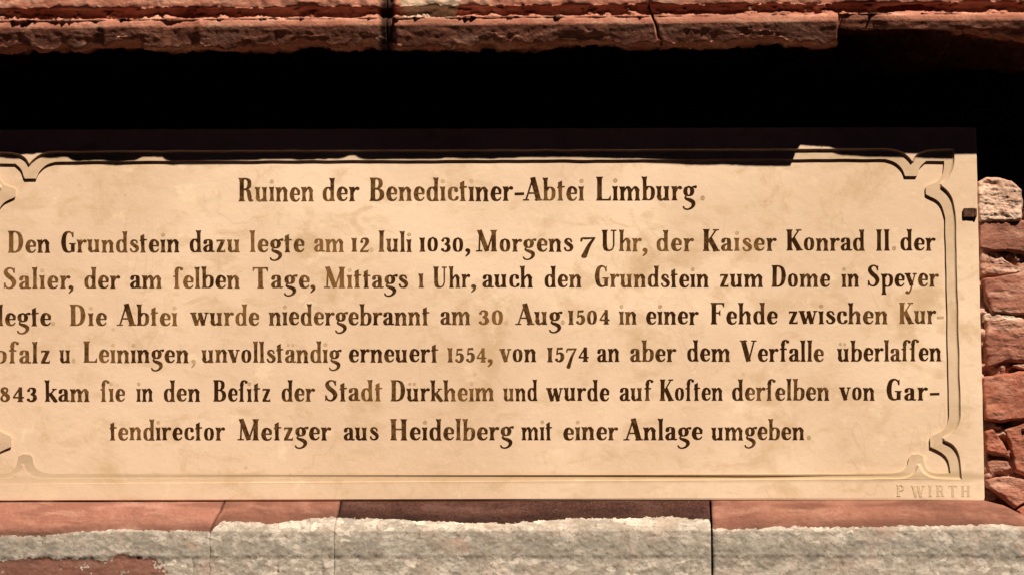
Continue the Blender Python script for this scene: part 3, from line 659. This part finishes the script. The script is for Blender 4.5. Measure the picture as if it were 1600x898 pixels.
# cornice profile (y, z): upper face, its lip, the shaded cove, the fillet, the soffit, back up into the niche
zs = zc(37, -PROJ)
prof_c = [(.33, zc(-70, 0)), (-.13, zc(-70, -.13)), (-.128, zc(3, -.128)), (-.126, zc(9, -.126)), (-.118, zc(12, -.118)), (-.113, zc(19, -.113)), (-.117, zc(25.5, -.117)),
          (-.1275, zc(26.5, -.1275)), (-.130, zc(29, -.130)), (-.130, zs), (-.1126, zc(68.5, -.1126)), (-.095, zc(68.5, -.1126)-.0005), (-.004, zs-.012), (.004, zs+.012), (.33, zs+.02)]
SHADOW = [(-400, -5), (150, -5), (162, 2), (200, 1), (225, 3), (255, 0), (266, -6), (300, -6), (312, 2), (500, 1), (980, 0), (1060, 2), (1170, 9), (1308, 11)]
def cornice_disp(x, s, y, z, t):
    u = pxx(x, z, y); ex = ey = ez = 0.0; soot = 0.0; cr_ = 0.0
    front = 1-sstep(-.105, -.06, y) if s > 6.9 else 1.0
    n1 = fbm(x*22, y*22, z*22+3, 5, .8); n2 = fbm(x*90, y*90, z*90+7, 4, .7)
    if s <= 3.2: ey += -.0026*n1-.0018*n2; ez += (.0032*n1+.0016*n2)*sstep(1.5, 2.5, s)
    elif s < 6.9: ey += .005*n1-.009*max(0, fbm(x*48, y*48, z*90, 4, .6)-.08); ez += .0012*n2
    elif s <= 9.05:
        ey += -.0006*n1-.0004*n2; ez += .0006*n1
    else:
        d = (.0050*n1+.0035*n2)*sstep(9.1, 10, s)+.006*sstep(.16, .5, fbm(x*11, 4.2, 1.7, 4, .8))*sstep(9.3, 10, s)
        ez += d; ey += -d*.52                          # the broken lower edge slides along the hewn slope
        ey += (-.0007*n1-.0005*n2-.0007*max(0, fbm(x*30, z*120, 2.2, 4, .7)))*sstep(9, 9.25, s)
    if 6.9 < s <= 13:
        pr = (interp(SHADOW, u)-8)*.001 if u < 1309 else 0
        ey -= pr/1.62*front
        if u >= 1309:                               # the broken-away length of the fillet
            k = interp([(1309, 1), (1365, .78), (1388, .4), (1440, .25), (1500, .12), (1570, .03), (1700, 0)], u)
            k = max(0, k+.06*n2*k)
            if 8.5 <= s <= 9.5: ez += .006*k; ey += .0085*k
            elif s > 9.5: ez += .06*sstep(0, .35, k); ey += .016*k*front
            elif s > 6.9: ey += .0075*k; ez += .0045*k
    dj = abs(u-604)
    if dj < 26 and s < 12.5:                        # washed-out, blackened joint
        w = 1-sstep(6, 17+6*n1, dj+2*n2); soot = max(soot, w); ey += .004*w
        if s < 7: ey += .012*w
    cr_ = (1-sstep(30, 75, abs(u-672)))*.72 if s < 7 else (1-sstep(20, 70, abs(u-665)))*.35
    return ex, ey, ez, {'soot': soot, 'crust': cr_}
cornice = thing('stone_cornice', 'weathered salmon sandstone cornice with a broken fillet, jutting out above the plaque', 'cornice', U(800, 70, .1))
zz = zs
seams = [-330, 604, 1024, 1930]
for k in range(3):
    a, b = U(seams[k], 37, -PROJ).x, U(seams[k+1], 37, -PROJ).x
    def dsp(x, s, y, z, t, k=k):
        ex, ey, ez, at = cornice_disp(x, s, y, z, t)
        j = .004*noise.noise((z*60, y*60, 5.0))+(z-zs)*(-.35)                # the joint by the crack leans
        if k == 1: ex += (j-.0012)*sstep(.9, 1, t)
        if k == 2: ex += (j+.0012)*(1-sstep(0, .06, t))
        return ex, ey, ez, at
    sweep('cornice_block', a+(.001 if k else 0), b-.001, prof_c, dsp, CORN, cornice,
          ['long block with the ragged lower edge', 'middle block between the black joint and the slanting crack', 'block with its fillet broken away'][k], attrs=('soot', 'crust'))
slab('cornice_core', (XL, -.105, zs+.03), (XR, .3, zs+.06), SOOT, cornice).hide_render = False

# sill: weathered slope, nose and upright face
Y0 = -.002; YN = -.046
def sill_prof():
    return [(.33, zc(782.3, 0)+.0), (.058, zc(782.3, Y0)), (Y0, zc(782.3, Y0)), (YN+.004, zc(823, YN+.004)), (YN, zc(829, YN)), (YN-.001, zc(866, YN)), (YN+.0004, zc(872, YN)), (YN+.0004, zc(960, YN)), (.33, zc(960, YN))]
EDGE = [(-330, 838), (0, 836), (60, 834), (120, 829), (190, 826), (330, 827), (345, 812), (420, 818), (470, 812), (515, 806), (530, 808), (640, 812), (720, 816), (800, 817), (880, 811), (960, 810), (1050, 808), (1108, 813), (1116, 828), (1150, 827), (1200, 824), (1300, 824), (1500, 822), (1560, 819), (1930, 820)]
SP = sill_prof()
def v_of(y, z):
    d = Vector((0, y, z))-campos; return 449-F*d.dot(up)/d.dot(fwd)
def sill_disp(x, s, y, z, t):
    u = pxx(x, z, y); vv = v_of(y, z); ex = ey = ez = 0
    n1 = fbm(x*16, y*16, z*16+11, 5, .8); n2 = fbm(x*75, y*75, z*75+2, 5, .65); n3 = fbm(x*190, y*190, z*190+2, 3, .6)
    body = sstep(2.02, 2.5, s)*(1-sstep(7, 7.9, s))
    edge = interp(EDGE, u)+2.4*n2+2.6*n1+1.5*n3
    m = sstep(edge-5, edge+5, vv)
    # the red stone shows again below the crust at the far left
    bare = sstep(868+10*n1, 878+10*n1, vv)*(1-sstep(225, 290, u+18*n1+10*n2)); m *= 1-.9*bare*(.6+.4*sstep(-.25, .1, n2+.2))
    if 2.0 < s < 7.9:
        e = -(.0022*n1+.0010*n2+.0006*n3)*body*(1-.6*m)
        e -= m*(.0018+.0008*n2+.0005*abs(noise.noise((x*110, y*110, z*110))))*body
        ey += e*.8; ez += -e*.55*(1-sstep(3.2, 4.2, s))
    for cu in (302, 434, 502):
        if vv > 866 and abs(u-cu-n2) < 6: ey += .003*sstep(868, 890, vv)*math.exp(-((u-cu-3*n2)/1.3)**2)
    if u > 1536 and s < 4:                   # the corner beyond the plaque is worn down aslant
        kk = interp([(1536, 0), (1568, 8), (1600, 24), (1640, 34), (2000, 34)], u)*.001*(1-sstep(2.3, 3.2, s)); ez -= kk
    edge_dark = sstep(edge-24+8*n1, edge-3, vv)*(.75+.5*n1)
    return ex, ey, ez, {'crust': m, 'm': m, 'edge_dark': max(0, edge_dark), 'damp': math.exp(-((vv-856-9*n1)/11)**2)}
sill = thing('stone_sill', 'lichen-crusted sandstone sill with a sloping top, carrying the plaque', 'sill', U(800, 898, 0))
sj = [-330, 330, 523, 1111.5, 1930]
labs = ['long rose-red block with bare stone below its grey crust', 'short brownish-red block between two joints', 'block whose slope is stained almost black', 'red-brown block under the right end of the plaque']
for k in range(4):
    a, b = U(sj[k], 800, YN).x, U(sj[k+1], 800, YN).x
    def dsp(x, s, y, z, t, k=k):
        ex, ey, ez, at = sill_disp(x, s, y, z, t)
        lean = max(z-SP[3][1], -.004)*.33+.0015*noise.noise((3.1, y*50, z*90))
        if k == 0: ex += lean*sstep(.88, 1, t)
        if k == 1: ex += lean*(1-sstep(0, .2, t))+lean*.35*sstep(.7, 1, t)
        if k == 2: ex += lean*.35*(1-sstep(0, .06, t))
        w = min(t*(b-a), (1-t)*(b-a)); r = (1-sstep(0, .0035, w))*(1 if (k == 3 or (k == 2 and t > .5)) else 1-.9*at['m'])      # softened arrises at the joints
        if k < 2 and t == 1 or k in (1, 2) and t == 0: ex += (.00105 if t == 1 else -.00105)*at['m']       # the crust has grown across the joint
        if 2.0 < s < 7.9: ey += .0022*r; ez -= .0015*r*(1-sstep(3, 4, s))
        return ex, ey, ez, at
    gp = .0011 if k != 3 else .0018
    sweep('sill_block', a+gp, b-gp, SP, dsp, [SILL_RED, SILL_BROWN, SILL_DARK, SILL_BROWN][k] if k != 3 else SILL_BROWN, sill, labs[k], attrs=('crust', 'edge_dark', 'damp'), dx=.0019, sub=.0017)
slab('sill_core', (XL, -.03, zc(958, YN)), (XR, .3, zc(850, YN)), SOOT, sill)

# ------------------------------------------------------------------ iron clamp gripping the plaque's right edge
t = NT('rusty_iron')
c = t.mix(t.ramp(t.noise(160, 5, .7), .4, .65), (.045, .018, .009), (.13, .052, .025))
IRON = t.done(c, .75, t.bump(t.noise(400, 4, .7), .5, .001), .3, .2)
def clamp():
    a, b = U(1505, 325, -.006), U(1523, 339.5, -.006)
    x0, x1, z0, z1 = a.x, b.x, b.z, a.z
    bm = bmesh.new()
    def bx(p, q):
        r = bmesh.ops.create_cube(bm, size=1)
        for w in r['verts']: w.co = Vector([(p[i]+q[i])/2+w.co[i]*(q[i]-p[i]) for i in range(3)])
    bx((x0, -.0045, z0), (x1+.003, -.0004, z1)); bmesh.ops.bevel(bm, geom=bm.edges[:], offset=.0012, segments=2, affect='EDGES')
    n = len(bm.verts)
    r = bmesh.ops.create_cube(bm, size=1); p, q = (x1+.0004, -.006, z0+.0012), (x1+.0034, .06, z1-.0012)
    for w in r['verts']: w.co = Vector([(p[i]+q[i])/2+w.co[i]*(q[i]-p[i]) for i in range(3)])
    bmesh.ops.subdivide_edges(bm, edges=bm.edges[:], cuts=2)
    for w in bm.verts: w.co += Vector((1, 1, 1))*.0006*noise.noise(w.co*190)
    me = bpy.data.meshes.new('iron_clamp'); bm.to_mesh(me); bm.free(); me.materials.append(IRON)
    o = link(bpy.data.objects.new('iron_clamp', me)); o['label'] = "small dark rusty iron clamp hooked over the plaque's right edge"; o['category'] = 'clamp'
clamp()
